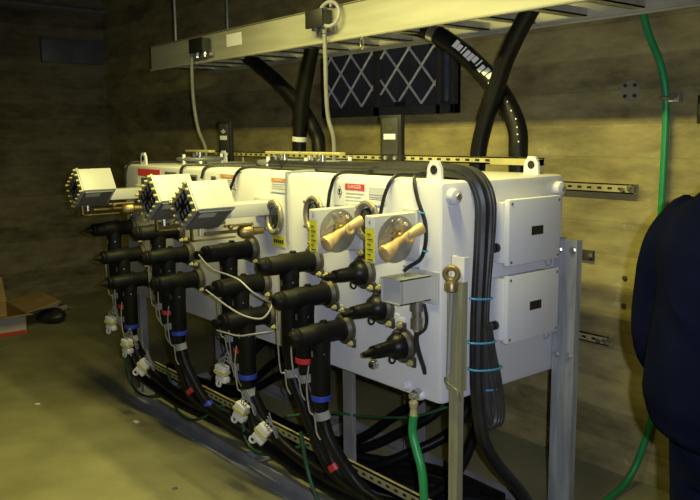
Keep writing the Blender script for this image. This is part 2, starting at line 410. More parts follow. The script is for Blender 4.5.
# vent rings and T-bars on top
def top_bar(x, y=.35, first=False):
    r = MB(); r.torus((x, y, ZT + .03), (0, 0, 1), .135, .012, 30, 8)
    r.mi = 1
    for k in range(3):
        a = -PI / 2 + k * 2 * PI / 3 + .3
        r.cyl((x + .135 * math.cos(a), y + .135 * math.sin(a), ZT - .004), (x + .135 * math.cos(a), y + .135 * math.sin(a), ZT + .06), .01, n=8)
    base = r.build('relief_ring', [M['dgrey'], M['tank']], SW)
    p = MB(); p.lathe((x, y, ZT - .004), (0, 0, 1), [(0, .045), (.02, .04), (.02, .016), (.075, .016)], 14); p.build('bar_stem', M['steel'], base)
    q = MB(); q.box((x - .155, y - .022, ZT + .07), (x + .155, y + .022, ZT + .084), .004); q.mi = 1; q.lathe((x, y - .021, ZT + .06), (0, -1, 0), [(0, .015), (.012, .013)], 6)
    q.build('top_bar', [M['strut'], M['steel']], base)
for x in (-1.155, -1.485, -2.41): top_bar(x)

# stub bracket (empty operator mount) near the right end, with plug
b = MB()
x0, x1, z0, z1, t = -.152, -.048, 1.075, 1.165, .004
b.box((x0, -.155, z1 - t), (x1, 0, z1)); b.box((x0, -.155, z0), (x1, 0, z0 + t)); b.box((x0, -.155, z0), (x0 + t, 0, z1)); b.box((x1 - t, -.155, z0), (x1, 0, z1))
b.box((x0, -.150, z0), (x1, -.147, z1)); b.box((x0 - .03, -.006, z0 - .015), (x1 + .035, 0.003, z1 + .015), .002)
stub = b.build('mount_bracket', M['box'], SW, smooth=0)
b = MB(); px, py = -.062, -.06
b.lathe((px, py, z0 + .002), (0, 0, -1), [(0, .026), (.035, .026), (.037, .019), (.06, .019), (.062, .023), (.10, .023), (.104, .015), (.112, .011)], 16)
pg = b.build('bracket_plug', M['steel'], SW)
b = MB(); b.tube([(px, py, .97), (px - .004, py, .93), (px - .012, py + .02, .88), (px - .02, py + .05, .82), (px - .02, .0, .79)], .009, 8); b.tube([(px + .03, -.055, 1.07), (px + .038, -.05, 1.02), (px + .03, -.05, .98), (px + .004, -.055, .955)], .006, 8)
b.build('plug_cord', M['cord'], pg)

# ------------------------------------------------------------------ operating handle units
def handle_unit(xr, label, num):
    xl = xr - .054; y0, z0, z1 = -.205, 1.218, 1.388
    t = thing('operating_handle_unit', label, 'switch handle', (xr, 0, 1.30), 'operating handle units on the tank front')
    b = MB(); b.box((xl, y0, z0), (xr, .0, z1), .003); b.box((xl - .012, -.012, z0 - .012), (xr + .012, .0, z1 + .012), .002); b.build('housing', M['box'], t)
    b = MB(); b.box((xl + .003, y0 - .0015, z1 - .042), (xr - .003, y0 + .002, z1 - .004)); b.mi = 1
    b.box((xl + .003, y0 - .0015, z0 + .006), (xr - .003, y0 + .002, z1 - .044)); b.mi = 2
    b.text(num, ((xl + xr) / 2, y0 - .0018, z1 - .024), (1, 0, 0), (0, 0, 1), .024)
    for k in range(6):
        b.box((xl + .014, y0 - .0024, z0 + .014 + k * .018), (xr - .012 - .01 * (k % 2), y0, z0 + .0175 + k * .018))
    b.build('switch_label', [M['paper'], M['yellow'], M['ink']], t, smooth=0)['label'] = 'yellow strip label under a small white number tag'
    cy, cz = -.108, 1.300
    b = MB(); b.lathe((xr - .002, cy, cz), (1, 0, 0), [(0, .086), (.007, .086), (.008, .083)], 36); d = b.build('index_disc', M['disc'], t)
    for a in (50, 78, 105): b = MB(); b.lathe((xr + .004, cy + .066 * math.cos(math.radians(a)), cz + .066 * math.sin(math.radians(a))), (1, 0, 0), [(0, .009), (.008, .008)], 10); b.build('disc_bolt', M['steel'], d)
    b = MB(); b.prism([(xr + .0065, cy - .066, cz + .012), (xr + .0065, cy - .02, cz + .03), (xr + .0065, cy - .035, cz + .052)], (.003, 0, 0), None)
    b.build('disc_pointer', M['steel'], d)
    b = MB(); b.lathe((xr + .004, cy, cz + .01), (1, 0, 0), [(0, .026), (.02, .026), (.022, .018), (.034, .016)], 16); b.build('hub', M['dbrass'], d)
    # cast handle: grip towards the viewer's lower left, short tail to the upper right
    p = V((xr + .034, cy, cz + .0)); dr = V((.08, .90, .36)).normalized()
    b = MB()
    def rr(t): return .026 + .006 * math.sin(t * PI * 3.2) if t < .45 else .021 - .004 * math.sin((t - .45) * PI * 2.6)
    b.tube([p - dr * .095 + V((.012, 0, -.006)), p - dr * .06 + V((.010, 0, -.004)), p - dr * .02, p + dr * .03 + V((.005, 0, .004)), p + dr * .085 + V((.012, 0, .006))], rr, 14, 6, .85)
    b.torus(p + dr * .022 + V((.014, 0, .0)), (1, 0, .2), .016, .008, 14, 8)
    b.lathe(p - dr * .102 + V((.012, 0, -.006)), dr, [(0, .022), (.006, .031), (.02, .031), (.026, .024)], 14)
    b.build('cast_handle', M['brass'], t)
    return t
handle_unit(-.46, 'white switch handle unit with yellow strip and bronze handle, left of the two', '3')
handle_unit(-.125, 'white switch handle unit with yellow strip and bronze handle, nearest the right end', '4')

# ------------------------------------------------------------------ indicator boxes on arms
def operator_box(cx, cy, cz, armx, label, ang=34):
    t = thing('motor_operator_box', label, 'operator box', (cx, cy, cz), 'grey operator boxes above the elbows')
    a = math.radians(ang); e1 = V((math.cos(a), 0, math.sin(a))); e2 = V((math.sin(a), 0, -math.cos(a))); yv = V((0, 1, 0))
    R = Matrix((e1, yv, -e2)).transposed()
    c = V((cx, cy, cz)); hw, hh, dp = .089, .072, .20
    def bx(b, u0, u1, y0, y1, w0, w1, bev=0):   # u along e1, w along -e2
        b.box((cx + u0, cy + y0, cz + w0), (cx + u1, cy + y1, cz + w1), bev, R, c)
    b = MB(); bx(b, -hw + .004, hw, 0.01, dp, -hh + .004, hh, .004)
    b.mi = 1; bx(b, -hw + .012, hw - .012, .02, dp - .02, -hh - .006, -hh + .008)  # dark panel: shade of the underside recess put into the colour
    b.mi = 2; bx(b, hw * .35, hw * .72, .03, .11, -hh - .0075, -hh - .004)
    body = b.build('box_body', [M['box'], M['dgrey'], M['fade']], t)
    b = MB(); bx(b, -hw - .004, hw + .004, 0, .012, -hh - .004, hh + .004, .002); fp = b.build('terminal_plate', M['greyplate'], t)
    b = MB()
    bx(b, -.062, .055, -.003, .002, .008, .05); bx(b, -.05, .062, -.003, .002, -.05, -.004); bx(b, -.02, .02, -.003, .002, -.01, .012)
    b.mi = 1
    for k in range(3):
        bx(b, -.045 + k * .034, -.03 + k * .034, -.0045, 0, .02, .043); bx(b, -.03 + k * .03, -.018 + k * .03, -.0045, 0, -.044, -.02)
    b.build('terminal_block', [M['black'], M['greyplate']], fp, smooth=0)
    for k in range(5):
        for w in (-hh + .004, hh - .004):
            q = c + e1 * (-hw + .008 + k * (2 * hw - .016) / 4) - e2 * w
            b = MB(); b.lathe(q, (0, -1, 0), [(0, .0065), (.010, .0065), (.011, .005), (.015, .005)], 8); b.build('plate_screw', M['strut'], fp)
    for k in range(1, 4):
        for u in (-hw + .005, hw - .005):
            q = c + e1 * u - e2 * (-hh + .004 + k * (2 * hh - .008) / 4)
            b = MB(); b.lathe(q, (0, -1, 0), [(0, .0065), (.010, .0065), (.011, .005), (.015, .005)], 8); b.build('plate_screw', M['strut'], fp)
    # arm back to the tank
    y0 = cy + dp; zc = 1.338
    b = MB(); b.box((armx - .06, y0 - .02, zc - .03), (armx + .06, -.0, zc + .03), .004); b.box((armx - .075, -.008, zc - .045), (armx + .075, 0, zc + .045), .002); b.build('mounting_arm', M['box'], t)
    # under-plate and bronze linkage
    b = MB(); b.box((cx - .008, cy + .03, cz - .158), (cx + .012, cy + .25, cz - .152)); b.box((cx - .008, cy + .03, cz - .158), (cx + .012, cy + .038, cz - .10)); b.build('linkage_plate', M['dbrass'], t, smooth=0)
    b = MB(); b.lathe((cx, cy + .27, cz - .135), (.2, 1, 0), [(0, .02), (.02, .034), (.06, .034), (.07, .02), (.12, .016)], 12); b.cyl((cx, cy + .10, cz - .13), (cx, cy + .28, cz - .13), .008, n=10)
    b.sphere((cx + .035, cy + .21, cz - .105), .013, n=10); b.cyl((cx + .03, cy + .18, cz - .10), (cx + .03, cy + .33, cz - .10), .006, n=8)
    b.build('linkage', M['dbrass'], t)
    b = MB(); b.lathe((cx + .05, cy + .05, cz - .128), (0, 0, 1), [(0, .008), (.03, .008)], 8); b.build('fixing_bolt', M['steel'], t)
    return t
operator_box(-1.14, -.42, 1.372, -1.15, 'grey operator box on an arm, right one of the close pair')
operator_box(-1.49, -.42, 1.386, -1.60, 'grey operator box on an arm, left one of the close pair')
operator_box(-2.455, -.42, 1.388, -2.52, 'lone grey operator box at the far left end, pins around its plate')

# ------------------------------------------------------------------ control boxes on the end face
def control_box(z0, z1, label):
    t = thing('control_box', label, 'control box', (0, .43, z0), 'control boxes on the tank end')
    b = MB(); b.box((.0005, .262, z0 + .012), (.055, .575, z1 - .012), .004); b.build('enclosure', M['lidbox'], t)
    b = MB(); b.box((.05, .272, z0), (.076, .588, z1), .006); l = b.build('lid', M['lidbox'], t)
    for y in (.288, .572):
        for z in (z0 + .016, z1 - .016): b = MB(); b.lathe((.0755, y, z), (1, 0, 0), [(0, .006), (.003, .005)], 10); b.build('lid_screw', M['dgrey'], l)
    zc = (z0 + z1) / 2
    b = MB(); b.box((.074, .405, zc - .017), (.0775, .475, zc + .017)); b.build('nameplate', M['black'], l, smooth=0)
    b = MB(); b.lathe((.03, .262, z0 + .07), (0, -1, 0), [(0, .018), (.014, .018), (.014, .013), (.04, .013)], 8); b.build('cable_gland', M['cord'], t)
    b = MB(); b.tube([(.035, .55, z0 + .012), (.04, .552, z0 - .025), (.045, .56, z0 - .03), (.05, .568, z0 - .02), (.045, .57, z0 + .012)], .003, 6); b.build('lid_tether', M['wire'], t)
    return t
control_box(1.178, 1.428, 'white control box with black nameplate, upper of two on the tank end')
control_box(.882, 1.142, 'white control box with black nameplate, lower of two on the tank end')

# ------------------------------------------------------------------ bushings: T elbows with cables
TL = .285
def elbow(name_label, x, z, path, grp, tape=None, tapez=None, legz=.27, pointed=False, clampz=None, sensor=None, lowtape=None, rc=.026):
    t = thing('elbow_cable', name_label, 'cable', (x, 0, z), grp)
    yl = -.135
    b = MB(); b.lathe((x, 0.002, z), (0, -1, 0), [(0, .066), (.014, .066), (.016, .06), (.03, .05)], 24)
    b.box((x - .022, -.016, z + .04), (x + .022, -.004, z + .09), .005); b.box((x + .03, -.016, z - .07), (x + .074, -.004, z - .03), .005); b.box((x - .074, -.016, z - .06), (x - .03, -.004, z - .02), .005)
    fl = b.build('flange', M['flange'], t)
    for dx, dz in ((0, .078), (.056, -.052), (-.056, -.044)): b = MB(); b.lathe((x + dx, -.014, z + dz), (0, -1, 0), [(0, .012), (.012, .011), (.012, .006), (.022, .006)], 6); b.build('flange_bolt', M['strut'], fl)
    b = MB()
    pr = [(0.012, .05), (.03, .05), (.036, .044), (.09, .043), (.10, .045), (.175, .045), (.185, .041), (.235, .04), (.24, .037), (.243, .04), (.25, .04), (.253, .036), (.258, .039), (.264, .038), (.268, .033)]
    pr += [(.275, .022), (.30, .012), (.315, .006)] if pointed else ([(.272, .026), (.276, .016), (.284, .016), (.290, .021), (.304, .021), (.310, .012)] if 'third' in name_label else [(.275, .030), (.285, .018)])
    b.lathe((x, 0, z), (0, -1, 0), pr, 24)
    b.lathe((x, yl, z + .02), (0, 0, -1), [(0, .04), (.07, .043), (.10, .041), (legz - .02, .040), (legz, .037), (legz + .02, .030)], 22)
    b.lathe((x, yl + .02, z + .04), (0, 0, 1), [(0, .016), (.012, .013)], 10)
    b.build('elbow_body', M['rubber'], t)
    b = MB(); b.lathe((x + .041, yl - .012, z - .075), (1, -.3, 0), [(0, .004), (.003, .004)], 8); b.box((x - .005, yl - .0425, z - .09), (x + .005, yl - .038, z - .065)); b.build('leg_mark', M['steel'], t)  # small steel stud and tab on the elbow leg
    P = [(x, yl, z - legz + .06), (x, yl, z - legz - .02)] + path
    b = MB(); b.tube(P, lambda u: .036 - (.036 - rc) * min(1, u * 7), 14, 8); b.build('cable_jacket', M['cable'], t)
    if tape:
        b = MB(); zz = z - legz + .035 if tapez is None else tapez; b.lathe((x, yl, zz), (0, 0, -1), [(0, .0405), (.001, .0425), (.022, .0425), (.023, .0405)], 20); b.build('phase_tape', M[tape], t)
    S = smooth_path(P, 8)
    def along(f): i = int(f * (len(S) - 1)); return S[i], (S[min(i + 1, len(S) - 1)] - S[max(i - 1, 0)]).normalized()
    if lowtape:
        q, d = along(lowtape[1]); b = MB(); b.lathe(q - d * .014, d, [(0, rc), (.001, rc + .004), (.028, rc + .004), (.029, rc)], 16); b.build('phase_tape', M[lowtape[0]], t)
    # drain wire and clamp
    q, d = along(.17); qq, dd = along(.27)
    b = MB(); off = V((-.01, -.034, 0))
    b.lathe(q - d * .02, d, [(0, rc), (.001, rc + .007), (.035, rc + .007), (.036, rc)], 12); b.build('ground_clamp', M['galv'], t)
    b = MB(); b.tube([V((x - .02, yl - .045, z - .13)), V((x - .03, yl - .05, z - .22)), V((x - .022, yl - .045, z - legz - .03)), q + off, qq + off * 1.1 + V((-.015, 0, .01)), qq + off * .9 + V((.0, 0, -.02))], .0036, 6)
    b.build('drain_wire', M['wirebraid'], t)
    return t

def run(x, z, legz, k, drop=.22, yb=-.13):
    """cable from the elbow sweeping down and away to the right along the front of the stand"""
    zl = z - legz; o = .05 * (k % 3) - .05; c = .03 * (k % 2)
    return [(x + .01, yb, zl - .08), (x + .05, yb + .01, zl - .17), (x + .14, -.095 + c, .285 + o * .4), (x + .30, -.06 + c, .205 + o * .5), (x + .60, -.03 + c, .165 + o * .5),
            (x + .95, .10 + o, .11), (x + 1.35, .30 + o * 2, .032), (x + 1.8, .48 + o * 3, .030), (x + 2.2, .60 + o, .030)]
G = [
 ('far left bank', [(-2.636, 1.12), (-2.52, .966), (-2.44, .825)], True),
 ('second bank from the left', [(-2.02, 1.156), (-1.915, 1.034), (-1.81, .909)], False),
 ('third bank with grey wires', [(-1.262, 1.13), (-1.165, .983), (-1.12, .835)], False),
 ('nearest bank', [(-.758, 1.136), (-.655, 1.008), (-.549, .874)], False)]
rank = ['top', 'middle', 'bottom']
for gi, (gname, pts, pointed) in enumerate(G):
    for k, (x, z) in enumerate(pts):
        legz = (.36, .33, .30)[k] if gi < 3 else (.42, .29, .29)[k]
        if gi == 3: p = p[:4] + [(x + .45, .0, .165 + .02 * k), (x + .60, .15 + .02 * k, .10), (x + .70, .36, .030), (x + .60 - .05 * k, .52, .030)]
        tape = [(None, 'red', 'blue'), (None, 'red', 'blue'), (None, 'red', 'blue'), (None, 'red', 'blue')][gi][k]
        p = run(x, z, legz, k + (gi % 2))
        low = [None, (None, ('red', .40), ('blue', .42))[k], None, (None, ('red', .40), ('blue', .46))[k]][gi]
        tp = {None: 'no tape on its leg', 'red': 'red tape round its leg', 'blue': 'blue tape round its leg'}[tape]
        elbow('black %s elbow cable in the %s, %s' % (rank[k], gname, tp), x, z, p, 'black elbow cables plugged into the tank front', tape, None, legz, pointed, None, None, low)

# insulated caps on the spare bushings
def spare_cap(x, z, label):
    t = thing('bushing_cap', label, 'bushing cap', (x, 0, z), 'capped spare bushings')
    b = MB(); b.lathe((x, .002, z), (0, -1, 0), [(0, .068), (.014, .068), (.016, .062), (.028, .054)], 24)
    b.box((x - .022, -.018, z + .04), (x + .022, -.004, z + .092), .005); b.box((x + .03, -.018, z - .072), (x + .076, -.004, z - .03), .005)
    fl = b.build('flange', M['flange'], t)
    for dx, dz in ((0, .08), (.058, -.054)): b = MB(); b.lathe((x + dx, -.016, z + dz), (0, -1, 0), [(0, .013), (.012, .012), (.012, .006), (.022, .006)], 6); b.build('flange_bolt', M['strut'], fl)
    b = MB(); b.lathe((x, 0, z), (0, -1, 0), [(.01, .054), (.03, .054), (.05, .048), (.065, .036), (.07, .030), (.13, .027), (.14, .023), (.145, .026), (.155, .025), (.16, .016), (.185, .013), (.20, .010), (.203, .006)], 24)
    b.build('cap_body', M['cap'], t)
    b = MB(); b.torus((x, -.06, z - .045), (1, 0, .3), .014, .004, 14, 6); b.build('pull_ring', M['cap'], t)
spare_cap(-.424, 1.128, 'black pointed rubber cap on the highest of three spare bushings, left of the bracket')
spare_cap(-.316, 1.003, 'black pointed rubber cap on the middle spare bushing, beside the empty bracket')
spare_cap(-.197, .875, 'black pointed rubber cap on the lowest of three spare bushings, near the drain plug')

# white sensor blocks hanging on the cables
def sensor(x, y, z, rz, label, tilt=0.):
    t = thing('sensor_block', label, 'sensor', (x, y, z), 'white sensor blocks clipped to the cables')
    R = Matrix.Rotation(rz, 3, 'Z') @ Matrix.Rotation(tilt, 3, 'Y'); c = V((x, y, z))
    b = MB()
    b.box((x - .032, y - .022, z - .012), (x + .032, y + .022, z + .036), .006, R, c); b.box((x - .026, y - .02, z - .046), (x + .040, y + .02, z - .016), .006, R, c); b.build('housing', M['white'], t)
    b = MB(); b.box((x - .034, y - .0235, z - .004), (x + .034, y + .0235, z + .008), 0, R, c); b.build('band', M['yband'], t, smooth=0)
    b = MB(); b.torus(c + R @ V((-.01, -.01, -.058)), R @ V((0, 1, 0)), .014, .006, 14, 6); b.build('hook', M['white'], t)
    b = MB()
    for k in range(3):
        o = V((.012 * (k - 1), 0, .036))
        b.tube([c + R @ o, c + R @ (o + V((.006 * k, -.01, .03))), c + V((.05 + .01 * k, -.005, .07 + .02 * k)), c + V((.065, .03, .03 - .02 * k)), c + V((.05, .05, -.01))], .003, 6)
    b.build('lead_loop', M['wire'], t)
SENS = [((-2.598, -.20, .553), .3, 'white sensor block, highest of three at the far left cables', .1),
        ((-2.371, -.20, .456), .2, 'white sensor block, middle of three at the far left cables', .05),
        ((-2.157, -.20, .377), .6, 'white sensor block, lowest of three at the far left cables', .7),
        ((-1.248, -.20, .559), .2, 'white sensor block, highest of three beside the third cable bank', .1),
        ((-1.084, -.20, .416), .3, 'white sensor block, middle of three beside the third cable bank', .45),
        ((-.907, -.20, .363), .5, 'white sensor block, lowest of three beside the third cable bank', .7)]
for (c, rz, lab, tl) in SENS: sensor(*c, rz, lab, tl)

# loose grey wires in front of the third bank
for i, (pts, lab) in enumerate([
    ([(-1.251, -.30, 1.138), (-1.178, -.302, 1.105), (-1.098, -.305, 1.084), (-.986, -.30, 1.077), (-.905, -.29, 1.062), (-.84, -.27, 1.02), (-.83, -.20, .97), (-.93, -.10, .935)], 'loose thin grey wire, upper one crossing the third elbow bank'),
    ([(-1.142, -.325, .99), (-1.071, -.325, .973), (-.952, -.322, .944), (-.838, -.315, .925), (-.745, -.29, .925), (-.74, -.25, .955), (-.76, -.22, .99)], 'loose thin grey wire, middle one crossing the third elbow bank'),
    ([(-1.055, -.325, .822), (-.968, -.325, .826), (-.868, -.322, .833), (-.771, -.31, .858), (-.70, -.26, .875)], 'loose thin grey wire, lowest one crossing the third elbow bank')]):
    tag(MB().tube(pts, .0040, 8, 8).build('grey_wire', M['wire'], loc=pts[0]), lab, 'wire', 'loose grey wires')

# ------------------------------------------------------------------ cords over the tank front, bundle over the end
cords = [([(-2.42, .35, ZT + .013), (-2.62, .12, ZT + .013), (-2.68, .02, ZT + .010), (-2.70, -.012, ZT - .04), (-2.71, -.013, 1.38)], 'thin black cord over the tank edge at the far left end'),
         ([(-1.80, .45, ZT + .012), (-1.90, .15, ZT + .012), (-1.95, .01, ZT + .010), (-1.97, -.013, ZT - .05)], 'thin black cord over the tank edge between two dark plates'),
         ([(-1.45, .5, ZT + .012), (-1.60, .22, ZT + .012), (-1.70, .02, ZT + .011), (-1.73, -.012, ZT - .05)], 'thin black cord over the tank edge behind the left operator box'),
         ([(-1.05, .42, ZT + .012), (-1.25, .15, ZT + .012), (-1.35, .01, ZT + .011), (-1.42, -.013, 1.43), (-1.46, -.013, 1.37)], 'thin black cord over the tank edge beside the further orange label'),
         ([(-.50, .30, ZT + .012), (-.56, .12, ZT + .012), (-.595, .01, ZT + .010), (-.625, -.012, 1.45), (-.645, -.014, 1.36)], 'thin black cord over the tank edge left of the red danger label'),
         ([(-.20, .22, ZT + .012), (-.24, .10, ZT + .012), (-.255, .01, ZT + .010), (-.285, -.013, 1.45), (-.315, -.015, 1.36)], 'thin black cord over the tank edge down to the right handle unit'),
         ([(-.18, .22, ZT + .013), (-.155, .06, ZT + .013), (-.145, .004, ZT + .010), (-.11, -.014, 1.44), (-.07, -.016, 1.36), (-.063, -.018, 1.29), (-.085, -.02, 1.225), (-.135, -.03, 1.19), (-.145, -.05, 1.174)], 'black cord with blue ties running down to the empty bracket')]
for pts, lab in cords:
    root = tag(MB().tube(pts, .0075, 8, 8).build('black_cord', M['cord'], loc=pts[0]), lab, 'cord', 'black cords over the tank edge')
    if 'ties' in lab:
        for q in ((-.085, -.015, 1.392), (-.066, -.018, 1.255)):
            MB().torus(q, (.3, 0, 1), .009, .0035, 12, 6).build('cable_tie', M['tie'], root)

t = thing('control_cable_bundle', 'thick bundle of black cables along the tank top and down its end', 'cable bundle', (.035, .18, .6))
for k in range(9):
    dy = (k % 5 - 2) * .018; dx = .012 + (k // 5) * .018; w = random.uniform(-.006, .006)
    P = [(-1.35, .19 + dy * .4, ZT + .012 + dx * .6), (-.8, .175 + dy * .4, ZT + .012 + dx * .6), (-.35, .165 + dy * .5, ZT + .012 + dx), (-.10, .165 + dy, ZT + .012 + dx), (-.02 + dx * .6, .185 + dy, ZT - .002 + dx * .6),
         (.012 + dx, .20 + dy, ZT - .07), (.012 + dx, .205 + dy + w, 1.30), (.012 + dx, .185 + dy * .8, 1.10), (.014 + dx, .178 + dy * .8, .98), (.016 + dx, .182 + dy, .86), (.018 + dx, .195 + dy * 1.3, .74)]
    if k in (0, 5, 1): P += [(.02 + dx, .185 + dy * .6, .62), (.022 + dx, .21 + dy * .6, .52), (.03 + dx, .29 + dy * .7, .40), (.05 + dx, .40 + dy * .8, .27), (.085 + dx, .52 + dy, .11), (.14 + dx, .62 + dy, .03), (.32, .75 + dy, .021)]
    else: P += [(.02 + dx, .20 + dy * 1.5, .66), (.025 + dx, .215 + dy * 1.5, .585), (.03 + dx, .24 + dy * 1.2, .575), (.03 + dx, .255 + dy, .62), (.026 + dx, .235 + dy * 1.1, .74), (.022 + dx, .205 + dy, .86), (.022 + dx, .185 + dy * .7, .97)]
    MB().tube(P, .0125 if k not in (0, 5, 1) else .019, 8, 6).build('control_cable', M['ctrl'] if k not in (0, 5, 1) else M['cord'], t)
for z, yy, h in ((1.07, .172, .055), (.905, .178, .07), (.80, .20, .085), (.715, .225, .06)):
    b = MB(); b.torus((.035, yy, z), (0, .1, 1), h, .004, 20, 6, .48, 1.0, up=(1, 0, 0)); b.build('cable_tie', M['tie'], t)

# thin white-ish black run along the front top edge
pts = [(-2.7, .20, ZT + .011), (-2.2, .16, ZT + .011), (-1.6, .20, ZT + .011), (-1.0, .17, ZT + .011), (-.45, .18, ZT + .011), (-.2, .20, ZT + .011)]
# upright indicator blocks at the rear edge
def relay(x0, label, metal_emblem):  # last flag only picks the emblem's material
    t = thing('indicator_block', label, 'indicator', (x0 + .08, .71, ZT), 'dark indicator blocks at the rear edge')
    b = MB(); b.box((x0, .672, ZT), (x0 + .155, .70, 1.765), .004); b.mi = 1; b.box((x0 + .02, .668, 1.57), (x0 + .135, .674, 1.75), .002); b.build('case', [M['black'], M['relay']], t)
    b = MB(); b.box((x0 + .035, .6655, 1.645), (x0 + .12, .669, 1.672)); b.build('name_strip', M['paper'], t, smooth=0)
    b = MB(); cx, cz = x0 + .078, 1.70
    b.prism([(cx - .034, .6665, cz), (cx, .6665, cz - .016), (cx + .034, .6665, cz), (cx, .6665, cz + .016)], (0, .002, 0), None)
    b.build('emblem', M['flange'] if metal_emblem else M['fade'], t, smooth=0)
    for dx in (.045, .115): b = MB(); b.lathe((x0 + dx, .672, 1.553), (0, -1, 0), [(0, .012), (.01, .011), (.016, .006)], 10); b.build('mount_bolt', M['steel'], t)
relay(-1.092, 'dark upright indicator block with red emblem, nearer the lattice filters', True)
relay(-2.745, 'dark upright indicator block, far one left of the hanging cables', False)

# ------------------------------------------------------------------ cable tray overhead
t = thing('cable_tray', 'long aluminium ladder cable tray hung above the switchgear', 'cable tray', (-1.0, .82, 2.16))
TX0, TX1, TY0, TY1, TZ0, TZ1 = -3.57, 3.2, .60, 1.06, 2.162, 2.33
for y, s in ((TY0, 1), (TY1, -1)):
    b = MB(); b.box((TX0, min(y, y + s * .005), TZ0), (TX1, max(y, y + s * .005), TZ1))
    b.box((TX0, min(y, y - s * .012), TZ0 - .006), (TX1, max(y, y + s * .035), TZ0 + .004)); b.box((TX0, min(y, y + s * .025), TZ1 - .005), (TX1, max(y, y + s * .025), TZ1 + .003))
    b.tube([(TX0, y - s * .006, TZ0 - .004), (TX1, y - s * .006, TZ0 - .004)], .009, 8, 0)
    b.build('side_rail', M['alum'], t)
x = TX0 + .06
while x < TX1:
    b = MB(); b.box((x, TY0 + .005, TZ0 + .010), (x + .055, TY1 - .005, TZ0 + .016)); b.box((x, TY0 + .005, TZ0 + .010), (x + .006, TY1 - .005, TZ0 + .045)); b.box((x + .049, TY0 + .005, TZ0 + .010), (x + .055, TY1 - .005, TZ0 + .045))
    b.build('rung', M['alum'], t, smooth=0); x += .275
b = MB(); b.box((-2.465, TY0 - .003, 2.225), (-2.29, TY0 + .001, 2.30)); b.build('tray_sticker', M['paper'], t, smooth=0)
b = MB(); b.torus((-1.13, TY0 - .012, 2.12), (0, 1, 0), .022, .004, 16, 6, .55, 1.3, up=(1, 0, 0)); b.build('hook_ring', M['steel'], t)
# hangers to the ceiling
for x in (-3.2, -1.42, 1.6):
    b = MB(); b.cyl((x, TY0 + .02, TZ1 - .01), (x, TY0 + .02, CZ + .01), .008, n=8); b.cyl((x, TY1 - .02, TZ1 - .01), (x, TY1 - .02, CZ + .01), .008, n=8); b.build('hanger_rod', M['galv'], t)

# junction boxes on the tray's front rail with flexible conduits dropping to the tank
def junction(x, zc, w, pts, lab1, lab2, ring=False):
    j = thing('junction_box', lab1, 'junction box', (x, TY0 - .02, zc), 'junction boxes on the tray rail')
    b = MB(); b.box((x - w / 2, TY0 - .075, zc - .042), (x + w / 2, TY0 - .012, zc + .042), .004); b.mi = 1; b.box((x - w / 2 - .004, TY0 - .080, zc - .046), (x + w / 2 + .004, TY0 - .072, zc + .046), .002); b.build('case', [M['greenblk'], M['black']], j)
    b = MB()
    for dx in (-.3, .3): b.lathe((x + w * dx, TY0 - .04, zc - .04), (0, 0, -1), [(0, .018), (.02, .018), (.022, .013), (.034, .013)], 8)
    b.box((x - w / 2 - .02, TY0 - .02, zc - .07), (x + w / 2 + .03, TY0 - .0125, zc - .03))
    b.build('connector', M['steel'], j)
    if ring:
        b = MB(); b.torus((x + .09, TY0 - .045, zc + .015), (.3, -1, .1), .062, .010, 24, 8); b.build('wire_coil', M['wire'], j)
        b = MB(); b.tube([(x + .06, TY0 - .03, zc + .05), (x + .05, TY0 - .02, zc + .2), (x + .03, TY0, zc + .5), (x + .02, TY0, CZ - .002)], .008, 8); b.build('drop_cord', M['cord'], j)
    tag(MB().tube(pts, .0115, 10, 8).build('flexible_conduit', M['conduit'], loc=pts[-1]), lab2, 'conduit', 'grey conduits from the tray to the tank')
junction(-1.44, 2.27, .14, [(-1.40, .56, 2.19), (-1.395, .56, 2.08), (-1.405, .57, 1.9), (-1.41, .585, 1.76), (-1.385, .60, 1.65), (-1.385, .60, ZT + .003)],
         'dark junction box with a wire coil on the tray rail, near one', 'grey flexible conduit hanging left of the lattice filters', True)
junction(-2.735, 2.255, .17, [(-2.86, .56, 2.21), (-2.87, .56, 2.08), (-2.88, .57, 1.9), (-2.85, .58, 1.72), (-2.80, .60, 1.6), (-2.79, .60, ZT + .003)],
         'small dark junction box on the tray rail, far one above the long conduit', 'grey flexible conduit hanging from the far junction box')

# heavy black power cables through the tray, dropping behind the tank
heavy = [([(1.9, .85, 2.232), (1.0, .83, 2.232), (.35, .83, 2.235), (.02, .83, 2.275), (-.17, .83, 2.265), (-.285, .84, 2.205), (-.44, .87, 2.02), (-.53, .89, 1.85), (-.60, .90, 1.70), (-.635, .90, 1.55), (-.64, .90, 1.30), (-.62, .86, .95)], .040, 'heavy black cable curving up through the tray, right front of the crossing pair', 0),
         ([(-1.25, .86, 2.26), (-1.02, .88, 2.205), (-.88, .91, 2.14), (-.72, .95, 2.02), (-.56, .97, 1.86), (-.46, .97, 1.70), (-.43, .95, 1.56), (-.41, .93, 1.30), (-.40, .88, .95)], .046, 'heavy black cable with white print, behind the other of the crossing pair', 1),
         ([(-1.78, .82, 2.34), (-1.86, .82, 2.18), (-1.95, .84, 2.02), (-2.03, .86, 1.87), (-2.08, .88, 1.72), (-2.10, .88, 1.56), (-2.10, .86, 1.2)], .044, 'heavy black cable left of the filters with a pale band, right of its pair', 2),
         ([(-2.75, .86, 2.24), (-2.52, .88, 2.12), (-2.34, .91, 2.0), (-2.16, .94, 1.85), (-2.03, .95, 1.70), (-1.96, .93, 1.56), (-1.93, .90, 1.2)], .044, 'heavy black cable slanting from the tray, left of its pair', 0)]
